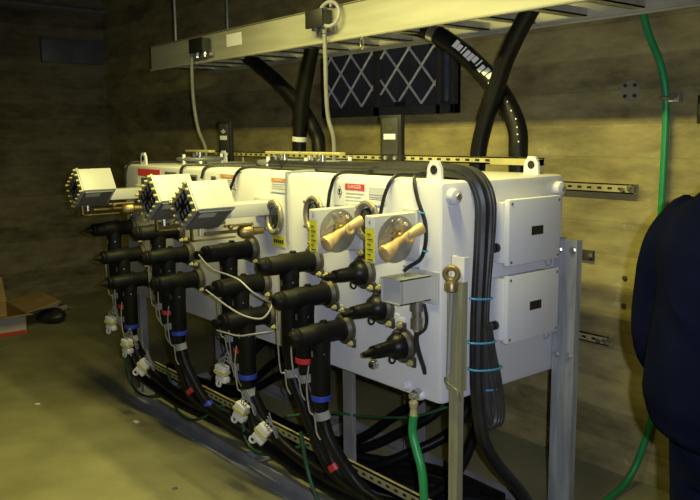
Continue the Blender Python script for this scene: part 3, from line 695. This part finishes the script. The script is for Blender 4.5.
for pts, r, lab, kind in heavy:
    t = thing('power_cable', lab, 'cable', pts[-1], 'heavy black power cables behind the tank')
    pts = pts[:-1] + [(pts[-1][0], .86, 1.05), (pts[-1][0], .80, .95), (pts[-1][0], .712, .93)]
    MB().tube(pts, r, 16, 8).build('jacket', M['cable'], t)
    S = smooth_path(pts, 8)
    if kind == 1:
        i = 13; d = (S[i + 1] - S[i]).normalized(); b = MB(); b.lathe(S[i] - d * .02, d, [(0, r), (.001, r + .006), (.04, r + .006), (.041, r)], 18); b.build('clamp_band', M['steel'], t)
        rnd = random.Random(3)
        for i in range(20, 46):
            c = S[i]; d = (S[i + 1] - S[i]).normalized(); side = V((.62, -.76, .15)); side = (side - d * side.dot(d)).normalized(); up = d.cross(side)
            if i < 31:
                w, h = ((.020, .020), (.022, .016), (.008, .02), (.020, .019))[i % 4]
            elif i % 2: w, h = .006, .003
            else: continue
            o = c + side * (r + .0008)
            tt = rnd.uniform(-.006, .006)
            b = MB(); b.prism([o + d * (-w * .55) + up * (tt - h), o + d * (w * .55) + up * (tt - h), o + d * (w * .55) + up * (tt + h), o + d * (-w * .55) + up * (tt + h)], side * .0012, None); b.build('print_mark', M['paper'], t, smooth=0)
    if kind == 2:
        i = 37; d = (S[i + 1] - S[i]).normalized(); b = MB(); b.lathe(S[i] - d * .015, d, [(0, r), (.001, r + .004), (.03, r + .004), (.031, r)], 18); b.build('band', M['white'], t)

# rear cables dropping behind the tank and sweeping under it to the left
rear = [[(-.80, .86, 1.1), (-.80, .86, .9), (-.76, .80, .6), (-.74, .65, .40), (-.85, .55, .27), (-1.12, .48, .07), (-1.5, .42, .032), (-2.0, .42, .03)],
        [(-.62, .86, 1.1), (-.62, .86, .9), (-.60, .80, .58), (-.62, .65, .36), (-.78, .52, .21), (-1.02, .42, .075), (-1.4, .35, .032), (-2.0, .34, .03)],
        [(-.52, .86, 1.1), (-.52, .86, .9), (-.50, .80, .55), (-.50, .62, .30), (-.62, .42, .18), (-.82, .30, .08), (-1.2, .26, .032), (-1.9, .26, .03)]]
where = [(0, 'behind the bright green hose', 3), (-1.13, 'behind the third elbow bank', 2)]
for dx, wh, n in where:
    for k in range(n):
        pts = [(x + dx, y, z) for x, y, z in rear[k]]
        tag(MB().tube(pts, .025, 12, 8).build('rear_cable', M['cable'], loc=pts[0]), 'black cable sweeping under the tank %s, %s' % (wh, ('highest of its set', 'second of its set', 'lowest of its set')[k]), 'cable', 'rear cables under the tank')
pts = [(-2.15, .86, 1.1), (-2.15, .86, .8), (-2.18, .78, .5), (-2.30, .62, .27), (-2.48, .52, .09), (-2.6, .50, .03), (-2.68, .56, .03), (-2.66, .64, .03)]
tag(MB().tube(pts, .025, 12, 8).build('rear_cable', M['cable'], loc=pts[0]), 'black cable sweeping under the tank behind the far left leg', 'cable', 'rear cables under the tank')
pts = [(-.42, .86, 1.1), (-.42, .86, .8), (-.44, .75, .4), (-.40, .5, .12), (-.5, .25, .034), (-.9, .15, .03)]
tag(MB().tube(pts, .025, 12, 8).build('rear_cable', M['cable'], loc=pts[0]), 'black cable on the floor just left of the front upright foot', 'cable', 'rear cables under the tank')

# ------------------------------------------------------------------ green ground hoses
t = thing('ground_hose', 'bright green ground hose with brass end on the tank underside', 'ground hose', (-.10, -.03, .70))
MB().tube([(-.112, -.03, .628), (-.115, -.032, .56), (-.09, -.036, .50), (-.06, -.04, .44), (-.045, -.042, .36), (-.045, -.042, .26), (-.06, -.05, .12), (-.09, -.06, .03), (-.3, -.09, .018)], .0165, 12, 8).build('hose', M['green'], t)
b = MB(); b.lathe((-.112, -.03, .690), (0, 0, -1), [(0, .010), (.012, .018), (.03, .016), (.034, .013), (.062, .015), (.066, .0165)], 12); b.build('brass_lug', M['strut'], t)
b = MB(); b.lathe((-.11, .0, .705), (0, -1, 0), [(0, .022), (.028, .022), (.03, .012), (.048, .012)], 6); b.build('bolt', M['steel'], t)
loops = [([(-2.70, -.09, .36), (-2.722, -.06, .215), (-2.704, -.05, .113), (-2.587, -.05, .07), (-2.395, -.05, .095), (-2.182, -.04, .17), (-2.02, .0, .262)], 'thin green ground wire looping at the far left leg'),
         ([(-2.15, -.06, .34), (-2.154, -.03, .21), (-2.113, -.03, .099), (-1.991, -.03, .067), (-1.831, -.03, .113), (-1.667, -.02, .206), (-1.60, .0, .25)], 'thin green ground wire looping down near the low red tape'),
         ([(-1.315, -.08, .36), (-1.324, -.05, .234), (-1.29, -.05, .155), (-1.189, -.05, .13), (-1.063, -.05, .166), (-.927, -.04, .231), (-.85, .0, .262)], 'thin green ground wire looping under the third cable bank'),
         ([(-.72, -.12, .40), (-.715, -.10, .258), (-.68, -.10, .178), (-.631, -.10, .114), (-.55, -.09, .03), (-.45, -.09, .012)], 'thin green ground wire dropping below the nearest cable bank')]
for pts, lab in loops:
    tag(MB().tube(pts, .0085, 8, 8).build('ground_wire', M['dgreen'], loc=pts[0]), lab, 'ground wire', 'green ground wires along the stand')
pts = [(-.14, .20, .60), (-.35, .18, .50), (-.62, .16, .43), (-.85, .10, .40), (-1.0, .0, .36)]
tag(MB().tube(pts, .006, 8, 8).build('ground_wire', M['dgreen'], loc=pts[0]), 'thin green ground wire strung straight under the tank', 'ground wire', 'green ground wires along the stand')
t = thing('ground_riser', 'green ground hose running up the back wall beside the person', 'ground hose', (.08, 1.30, 0))
MB().tube([(-.09, 1.28, 2.7), (-.06, 1.28, 2.35), (.0, 1.285, 2.12), (.065, 1.29, 1.97), (.094, 1.295, 1.85), (.10, 1.30, 1.70), (.10, 1.30, 1.45), (.10, 1.30, 1.2), (.12, 1.30, .90), (.13, 1.30, .62), (.105, 1.30, .36), (.06, 1.28, .14), (.045, 1.20, .035), (.06, 1.06, .018), (.10, .90, .018), (.3, .82, .018)], .016, 12, 8).build('hose', M['green'], t)
b = MB(); b.torus((.097, 1.297, 1.815), (0, 0, 1), .02, .009, 16, 8); b.box((.10, 1.29, 1.795), (.16, 1.3295, 1.835), .003); b.lathe((.135, 1.292, 1.815), (0, -1, 0), [(0, .012), (.012, .011)], 8); b.build('clamp', M['steel'], t)

# ------------------------------------------------------------------ wall fittings
def wall_strut(x0, x1, z, label, cut=True):
    t = thing('wall_strut', label, 'strut', ((x0 + x1) / 2, WY, z), 'struts on the back wall')
    perforated((x0, WY - .045, z - .022), (x1, 0, 0), .044, 'channel', t, pitch=.055, lip=.045)
    b = MB(); b.lathe((x1 - .012, WY - .046, z + .004), (0, -1, 0), [(0, .018), (.01, .016), (.02, .008)], 6); b.lathe((x1 - .05, WY - .046, z - .004), (0, -1, 0), [(0, .013), (.012, .012)], 6); b.build('bolt', M['steel'], t)
wall_strut(-.75, -.035, 1.408, 'zinc strut on the wall right of the tank top')
wall_strut(-.75, -.13, .668, 'zinc strut low on the wall behind the rear upright')
t = thing('wall_anchor', 'small rusty anchor on the wall beside the rear upright head', 'anchor', (-.28, WY, 1.065))
b = MB(); b.box((-.33, WY - .02, 1.045), (-.25, WY, 1.095), .003); b.build('plate', M['flange'], t); b = MB(); b.lathe((-.262, WY - .02, 1.07), (0, -1, 0), [(0, .012), (.02, .01)], 6); b.build('bolt', M['steel'], t)
for z, w in ((.982, 'upper'), (.847, 'lower')):
    b = MB(); b.lathe((-.083, WY + .002, z), (0, -1, 0), [(0, .012), (.008, .012), (.010, .007)], 12); tag(b.build('wall_bolt', M['flange'], loc=(-.083, WY, z)), 'dark bolt in the wall left of the person, %s of two' % w, 'bolt', 'wall bolts')
t = thing('round_cover_plate', 'round grey cover plate with four screws high on the back wall', 'cover plate', (-.12, WY, 1.857))
b = MB(); b.lathe((-.095, WY + .002, 1.857), (0, -1, 0), [(0, .048), (.006, .048), (.008, .046)], 30); b.build('plate', M['plate'], t)
for dx in (-.024, .024):
    for dz in (-.024, .024): b = MB(); b.lathe((-.095 + dx, WY - .006, 1.857 + dz), (0, -1, 0), [(0, .009), (.006, .008)], 8); b.build('screw', M['black'], t)
t = thing('wall_switch_box', 'dark box on the back wall at the right picture edge', 'box', (.28, WY, 1.79))
b = MB(); b.box((.268, WY - .09, 1.70), (.43, WY, 1.82), .005); b.build('case', M['black'], t); b = MB(); b.box((.295, WY - .094, 1.72), (.41, WY - .088, 1.80), .003); b.build('cover', M['strut'], t)

# filter panel on the wall
t = thing('wall_filter_unit', 'dark framed air filter unit with lattice panels on the back wall', 'air filter', (-1.8, WY, 1.8))
fx0, fx1, fz0, fz1 = -2.38, -1.15, 1.785, 2.24; fy = WY - .055
b = MB(); b.box((fx0, fy, fz0), (fx1, WY, fz0 + .055), .004); b.box((fx0, fy, fz1 - .03), (fx1, WY, fz1), .004); b.box((fx0, fy, fz0), (fx0 + .03, WY, fz1), .004); b.box((fx1 - .03, fy, fz0), (fx1, WY, fz1), .004)
b.box((-1.845, fy, fz0), (-1.785, WY, fz1), .004); b.box((-1.295, fy, fz0), (-1.255, WY, fz1), .004); b.box((fx0, WY - .02, fz0), (fx1, WY, fz1)); b.build('frame', M['ventframe'], t)
for x0, x1 in ((-2.33, -1.845), (-1.785, -1.295)):
    b = MB(); b.box((x0, fy + .026, fz0 + .055), (x1, WY - .019, fz1 - .03))
    n = 26
    for k in range(n):
        xx = x0 + (x1 - x0) * (k + .15) / n; b.box((xx, fy + .02, fz0 + .055), (xx + (x1 - x0) / n * .5, fy + .027, fz1 - .03))
    f = b.build('filter', M['filter'], t, smooth=0)
    b = MB(); z0, z1 = fz0 + .065, fz1 - .04; h = z1 - z0; w = x1 - x0; yy = fy + .014; s = w / 2.0
    def seg(pa, pb):
        b.tube([(pa[0], yy, pa[1]), (pb[0], yy, pb[1])], .0075, 6, 0)
    def clip(xa, za, dx, dz):
        # segment from (xa,z0) in direction; clip to x range
        pts = []
        T = (z1 - z0) / abs(dz); ta, tb = 0, T
        if dx > 0: ta = max(ta, (x0 - xa) / dx); tb = min(tb, (x1 - xa) / dx)
        else: ta = max(ta, (x1 - xa) / dx); tb = min(tb, (x0 - xa) / dx)
        if tb > ta + .01: seg((xa + dx * ta, za + dz * ta), (xa + dx * tb, za + dz * tb))
    pitch = w / 2.3; sl = pitch / (h / 1.6)
    xa = x0 - w
    i = 0
    while xa < x1 + w * 1.2:
        clip(xa, z0, sl, 1); clip(xa, z0, -sl, 1); xa += pitch
    b.build('lattice', M['mesh'], f)
b = MB(); b.box((-1.255, fy + .02, fz0 + .055), (fx1 - .03, WY - .019, fz1 - .03)); b.mi = 1; b.box((-1.235, fy + .01, fz0 + .07), (-1.205, fy + .022, fz1 - .05), .004); b.build('side_panel', [M['ventframe'], M['ventblue']], t)
b = MB(); b.box((-1.63, fy - .012, fz0 + .048), (-1.55, fy, fz0 + .08), .003); b.build('latch', M['black'], t)

# left wall: pipe and cabinet
b = MB(); b.tube([(WX + .05, -1.5, 2.99), (WX + .05, .3, 2.985), (WX + .05, WY - .001, 2.97)], .026, 12, 4); tag(b.build('wall_pipe', M['conduit'], loc=(WX, 0, 2.98)), 'grey pipe high along the left wall near the ceiling', 'pipe')
t = thing('wall_panel', 'flat dark grey panel mounted high on the left wall', 'panel', (WX, 1.0, 2.55))
b = MB(); b.box((WX, .66, 2.43), (WX + .06, 1.30, 2.67), .006); b.build('case', M['dgrey'], t); b = MB(); b.box((WX + .055, .67, 2.44), (WX + .066, .99, 2.66), .003); b.build('cover', M['dgrey'], t)

# ------------------------------------------------------------------ carton, paper, bag, scraps
t = thing('cardboard_carton', 'open brown cardboard carton on the floor at the left picture edge', 'carton', (-5.2, -.35, 0))
cx0, cx1, cy0, cy1, ch = -5.55, -4.93, -.75, -.03, .17
b = MB(); tt = .006
b.box((cx0, cy0, 0), (cx1, cy1, tt)); b.box((cx0, cy0, 0), (cx0 + tt, cy1, ch)); b.box((cx1 - tt, cy0, 0), (cx1, cy1, ch)); b.box((cx0, cy0, 0), (cx1, cy0 + tt, ch)); b.box((cx0, cy1 - tt, 0), (cx1, cy1, ch))
b.build('carton_body', M['card'], t, smooth=0)
b = MB(); b.box((cx1 - .001, cy0 + .02, .03), (cx1 + .002, cy1 - .02, ch - .02)); b.mi = 1; b.box((cx1 - .001, cy0 + .01, .002), (cx1 + .003, cy1 - .01, .03)); b.build('print', [M['cardlab'], M['paint_red']], t, smooth=0)
def flap(p, q, d):
    b = MB(); p, q, d = V(p), V(q), V(d); n = (q - p).cross(d).normalized() * .006
    b.prism([p, q, q + d, p + d], n, None); b.build('flap', M['card'], t, smooth=0)
flap((cx0, cy0, ch), (cx0, cy1, ch), (-.10, 0, .22)); flap((cx1, cy0, ch), (cx1, cy1, ch), (.18, 0, .03)); flap((cx0, cy1, ch), (cx1, cy1, ch), (0, .30, .06)); flap((cx0, cy0, ch), (cx1, cy0, ch), (0, -.24, .08))
b = MB(); b.sphere((-5.15, .25, .07), 1, (.15, .13, .06), 20)
for v in b.bm.verts:
    n = noise.noise(v.co * 9) * .035; v.co += V((n, n * .7, n)); v.co.z = max(v.co.z, 0)
tag(b.build('dark_bag', M['bag'], loc=(-5.15, .25, 0)), 'crumpled dark plastic bag beside the carton', 'bag')
b = MB()
N_ = 10; vs = [[b.bm.verts.new((-6.02 + .42 * i / N_ + .1 * j / N_, (.20) + .34 * j / N_ + .05 * math.sin(i), .012 + .05 * max(0, noise.noise(V((i * .45, j * .5, 1.))))) ) for j in range(N_ + 1)] for i in range(N_ + 1)]
for i in range(N_):
    for j in range(N_): b._f([vs[i][j], vs[i + 1][j], vs[i + 1][j + 1], vs[i][j + 1]])
bmesh.ops.solidify(b.bm, geom=list(b.bm.faces), thickness=.003)
tag(b.build('paper_sheet', M['paper'], loc=(-5.7, .5, 0)), 'crumpled white paper sheet on the floor near the left wall', 'paper')
for i, (x, y, s, lab) in enumerate([(-2.30, -.20, .022, 'tiny white scrap on the floor before the far end of the base rail'), (-3.0, -.55, .016, 'tiny pale scrap on the open floor farther left'), (-1.35, -.42, .012, 'tiny dark scrap on the floor by the base rail')]):
    b = MB(); b.box((x - s, y - s * .6, 0.0005), (x + s, y + s * .6, .007), .002, Matrix.Rotation(.7 * i, 3, 'Z')); tag(b.build('floor_scrap', M['paper'] if i < 2 else M['dgrey'], loc=(x, y, 0)), lab, 'scrap')

# ------------------------------------------------------------------ person at the right edge
def remesh(mb, name, mat, parent, vox, it=4):
    o = mb.build(name, mat, None)
    m = o.modifiers.new('r', 'REMESH'); m.mode = 'VOXEL'; m.voxel_size = vox; m.use_smooth_shade = True
    s = o.modifiers.new('s', 'SMOOTH'); s.iterations = it; s.factor = .5
    dg = bpy.context.evaluated_depsgraph_get(); dg.update()
    me = bpy.data.meshes.new_from_object(o.evaluated_get(dg)); me.name = name
    old = o.data; o.modifiers.clear(); o.data = me; bpy.data.meshes.remove(old)
    for p in me.polygons: p.use_smooth = True
    if not me.materials: me.materials.append(mat)
    o.parent = parent
    return o
def loft(b, rings, n=28):
    prev = None
    for (c, rx, ry) in rings:
        R = b.ring(V(c), V((1, 0, 0)), V((0, 1, 0)), rx, n, ry)
        if prev is None: b._f(R[::-1])
        else: b.bridge(prev, R)
        prev = R
    b._f(prev)

PX, PY, PR = 1.135, -.11, math.radians(-12)
person = thing('person', 'person in a navy jacket and blue jeans standing with back turned at the right edge', 'person', (PX, PY, 0))
person.rotation_euler = (0, 0, PR); person.scale = (1.045, 1.045, 1.045)
# local frame: facing +Y, left side is -X
b = MB()
loft(b, [((0, 0, .86), .155, .115), ((0, .0, .98), .165, .12), ((0, .0, 1.1), .15, .11), ((0, .0, 1.25), .17, .12), ((0, -.005, 1.36), .185, .115), ((0, -.01, 1.44), .13, .09), ((0, -.005, 1.49), .062, .065), ((0, .008, 1.56), .055, .058)])
loft(b, [((0, .045, 1.53), .035, .04), ((0, .04, 1.555), .058, .075), ((0, .03, 1.60), .068, .09), ((0, .022, 1.66), .074, .097), ((0, .015, 1.71), .073, .093), ((0, .01, 1.745), .055, .07), ((0, .008, 1.762), .025, .03)])
b.sphere((0, .122, 1.628), .014, (1, 1.1, 1.5), 10); b.sphere((0, .108, 1.652), .010, (.9, 1, 2), 10)
for s in (-1, 1): b.sphere((s * .078, .02, 1.645), .02, (.4, .8, 1.35), 10)
b.sphere((0, .105, 1.578), .03, (1, .5, .5), 10); b.sphere((0, .095, 1.552), .026, (1, .8, .8), 10)
for s in (-1, 1):
    sh, el, wr = V((s * .195, -.01, 1.40)), V((s * .278, .025, 1.05)), V((s * .20, .245, .985))
    b.tube([sh, (sh + el) / 2, el], lambda u: .058 - .014 * u, 14, 4); b.tube([el, (el + wr) / 2 + V((0, 0, -.005)), wr], lambda u: .046 - .018 * u, 14, 4)
    hip, kn, an = V((s * .09, 0, .88)), V((s * .105, .02, .48)), V((s * .11, -.02, .09))
    b.tube([hip, (hip + kn) / 2, kn], lambda u: .088 - .03 * u, 16, 4); b.tube([kn, (kn + an) / 2 + V((0, -.012, .03)), an], lambda u: .056 - .019 * u, 16, 4)
    b.box((s * .11 - .04, -.07, .004), (s * .11 + .04, .17, .07), .02)
    # hand: palm + 5 fingers, lightly curled
    d = V((-s * .35, .93, -.05)).normalized(); sd = V((s * .93, .35, 0)).normalized(); dn = V((0, 0, -1))
    b.tube([wr, wr + d * .045, wr + d * .088], lambda u: .026 + .012 * u, 12, 4, .55)
    for k, (o, ln) in enumerate(((-.027, .075), (-.009, .083), (.009, .078), (.026, .06))):
        r0 = wr + d * .082 - sd * o
        b.tube([r0, r0 + d * ln * .42 + dn * .006, r0 + d * ln * .74 + dn * .026, r0 + d * ln * .84 + dn * .052], lambda u: .0092 - .0022 * u, 8, 4)
    r0 = wr + d * .028 - sd * .025
    b.tube([r0, r0 - sd * .028 + d * .022 + dn * .006, r0 - sd * .034 + d * .055 + dn * .016], lambda u: .0115 - .003 * u, 8, 4)
body = remesh(b, 'body', M['skin'], person, .0065, 3)
# jeans
b = MB(); loft(b, [((0, -.005, .78), .155, .12), ((0, -.005, .86), .178, .135), ((0, 0, .96), .18, .135), ((0, 0, 1.0), .17, .128)])
for s in (-1, 1):
    b.tube([(s * .09, -.005, .88), (s * .10, .008, .68), (s * .107, .02, .48), (s * .112, .0, .28), (s * .112, -.015, .09)], lambda u: .108 - .036 * min(1, u * 1.25), 18, 6)
    for k in range(4): b.torus((s * .112, -.01, .10 + .035 * k), (.1 * s, .15 * (-1) ** k, 1), .072, .012, 18, 6)
remesh(b, 'jeans', M['jeans'], person, .010, 4)
# jacket: padded, loose, with drape folds
b = MB()
loft(b, [((0, 0, .90), .22, .17), ((0, 0, .925), .258, .19), ((0, -.005, .98), .272, .196), ((0, -.01, 1.08), .262, .187), ((0, -.015, 1.22), .238, .174), ((0, -.02, 1.34), .24, .165), ((0, -.02, 1.41), .215, .135), ((0, -.015, 1.475), .125, .10), ((0, -.005, 1.535), .078, .08)])
for s in (-1, 1):
    b.tube([(s * .155, -.015, 1.385), (s * .232, -.005, 1.315), (s * .275, .01, 1.20), (s * .288, .015, 1.08), (s * .283, .05, 1.01), (s * .245, .15, .985), (s * .202, .238, .985)], lambda u: .088 - .036 * u, 18, 6)
    for k in range(6):
        u = k / 5; c = V((s * .262, .01, 1.28)).lerp(V((s * .285, .05, 1.06)), u)
        b.torus(c, V((s * .25, .2 * math.sin(k * 2.1), 1)), .072 - .004 * k, .013, 18, 6)
rf = random.Random(5)
for k in range(13):
    z = rf.uniform(.97, 1.3); a0 = rf.uniform(-PI, -.1); L_ = rf.uniform(.5, 1.1); sl = rf.uniform(-.18, .12)
    b.tube([(.222 * math.cos(a0 + L_ * q / 5), -.01 + .177 * math.sin(a0 + L_ * q / 5), z + sl * q / 5) for q in range(6)], lambda u: .003 + .011 * math.sin(PI * u), 8, 3)
b.torus((0, 0, .915), (0, 0, 1), .23, .014, 36, 8, 1.0, .79, up=(1, 0, 0))
jk = remesh(b, 'jacket', M['jacket'], person, .0105, 9)
b = MB(); b.torus((0, -.002, 1.535), (0, -.15, 1), .082, .017, 26, 8, 1, 1.0); remesh(b, 'collar', M['jacket'], person, .008, 2)
# hair, eyes, brows, mouth, boots
b = MB(); b.sphere((0, .0, 1.682), 1, (.083, .098, .092), 24); b.sphere((0, -.045, 1.64), 1, (.07, .055, .075), 20)
cut = [v for v in b.bm.verts if v.co.y > .055 and v.co.z < 1.70]
for v in cut: v.co.y = .055 - (v.co.y - .055) * .2; v.co.x *= .9
remesh(b, 'hair', M['hair'], person, .007, 2)
for s in (-1, 1):
    b = MB(); b.sphere((s * .031, .104, 1.652), .0125, (1, .75, .75), 12); e = b.build('eye', M['eyew'], None); e.parent = person
    b = MB(); b.sphere((s * .031, .1125, 1.652), .0055, (1, .45, 1), 10); e2 = b.build('iris', M['hair'], None); e2.parent = e
    b = MB(); b.tube([(s * .014, .113, 1.672), (s * .03, .112, 1.678), (s * .048, .098, 1.672)], .0045, 6); e = b.build('eyebrow', M['hair'], None); e.parent = person
    b = MB(); b.box((s * .112 - .052, -.095, 0), (s * .112 + .052, .20, .025), .01); b.box((s * .112 - .05, -.09, .02), (s * .112 + .05, .19, .075), .03); b.tube([(s * .112, -.03, .05), (s * .112, -.02, .16)], .056, 14, 0); remesh(b, 'boot', M['boot'], person, .009, 2)
b = MB(); b.sphere((0, .118, 1.586), .02, (1, .35, .33), 12); e = b.build('mouth', M['lips'], None); e.parent = person

# ------------------------------------------------------------------ camera
f_px = 767.613; cam_p = V((1.88141, -1.94568, 1.67)); yaw, pitch, roll = .889276, .149044, -.010707
Fv = V((-math.sin(yaw) * math.cos(pitch), math.cos(yaw) * math.cos(pitch), -math.sin(pitch)))
Rv = Fv.cross(V((0, 0, 1))).normalized(); Uv = Rv.cross(Fv)
R2 = Rv * math.cos(roll) + Uv * math.sin(roll); U2 = -Rv * math.sin(roll) + Uv * math.cos(roll)
cd = bpy.data.cameras.new('camera'); cam = bpy.data.objects.new('camera', cd); COL.objects.link(cam)
mw = Matrix((R2, U2, -Fv)).transposed().to_4x4(); mw.translation = cam_p; cam.matrix_world = mw
cd.sensor_width = 36; cd.lens = f_px * 36 / 700; cd.clip_start = .05
SC.camera = cam

# ------------------------------------------------------------------ light
def aim(o, d): o.rotation_euler = V(d).to_track_quat('-Z', 'Y').to_euler()
ld = bpy.data.lights.new('ceiling_strip', 'AREA'); lo = bpy.data.objects.new('ceiling_strip', ld); COL.objects.link(lo)
lo.location = (-.75, -.33, 2.68); ld.shape = 'RECTANGLE'; ld.size = 2.4; ld.size_y = .07; ld.energy = 90; ld.color = (1, .92, .30)
fd = bpy.data.lights.new('camera_flash', 'SPOT'); fo = bpy.data.objects.new('camera_flash', fd); COL.objects.link(fo)
fo.location = cam_p + R2 * .075 + U2 * .03; aim(fo, Fv); fd.energy = 168; fd.color = (.74, .80, 1.0); fd.spot_size = math.radians(74); fd.spot_blend = .75; fd.shadow_soft_size = .012
w = bpy.data.worlds.new('world'); SC.world = w; w.use_nodes = True
w.node_tree.nodes['Background'].inputs[0].default_value = (.5, .55, .6, 1); w.node_tree.nodes['Background'].inputs[1].default_value = .012

SC.view_settings.view_transform = 'Standard'; SC.view_settings.look = 'None'; SC.view_settings.gamma = 1
SC.view_settings.use_curve_mapping = False; SC.view_settings.exposure = 0
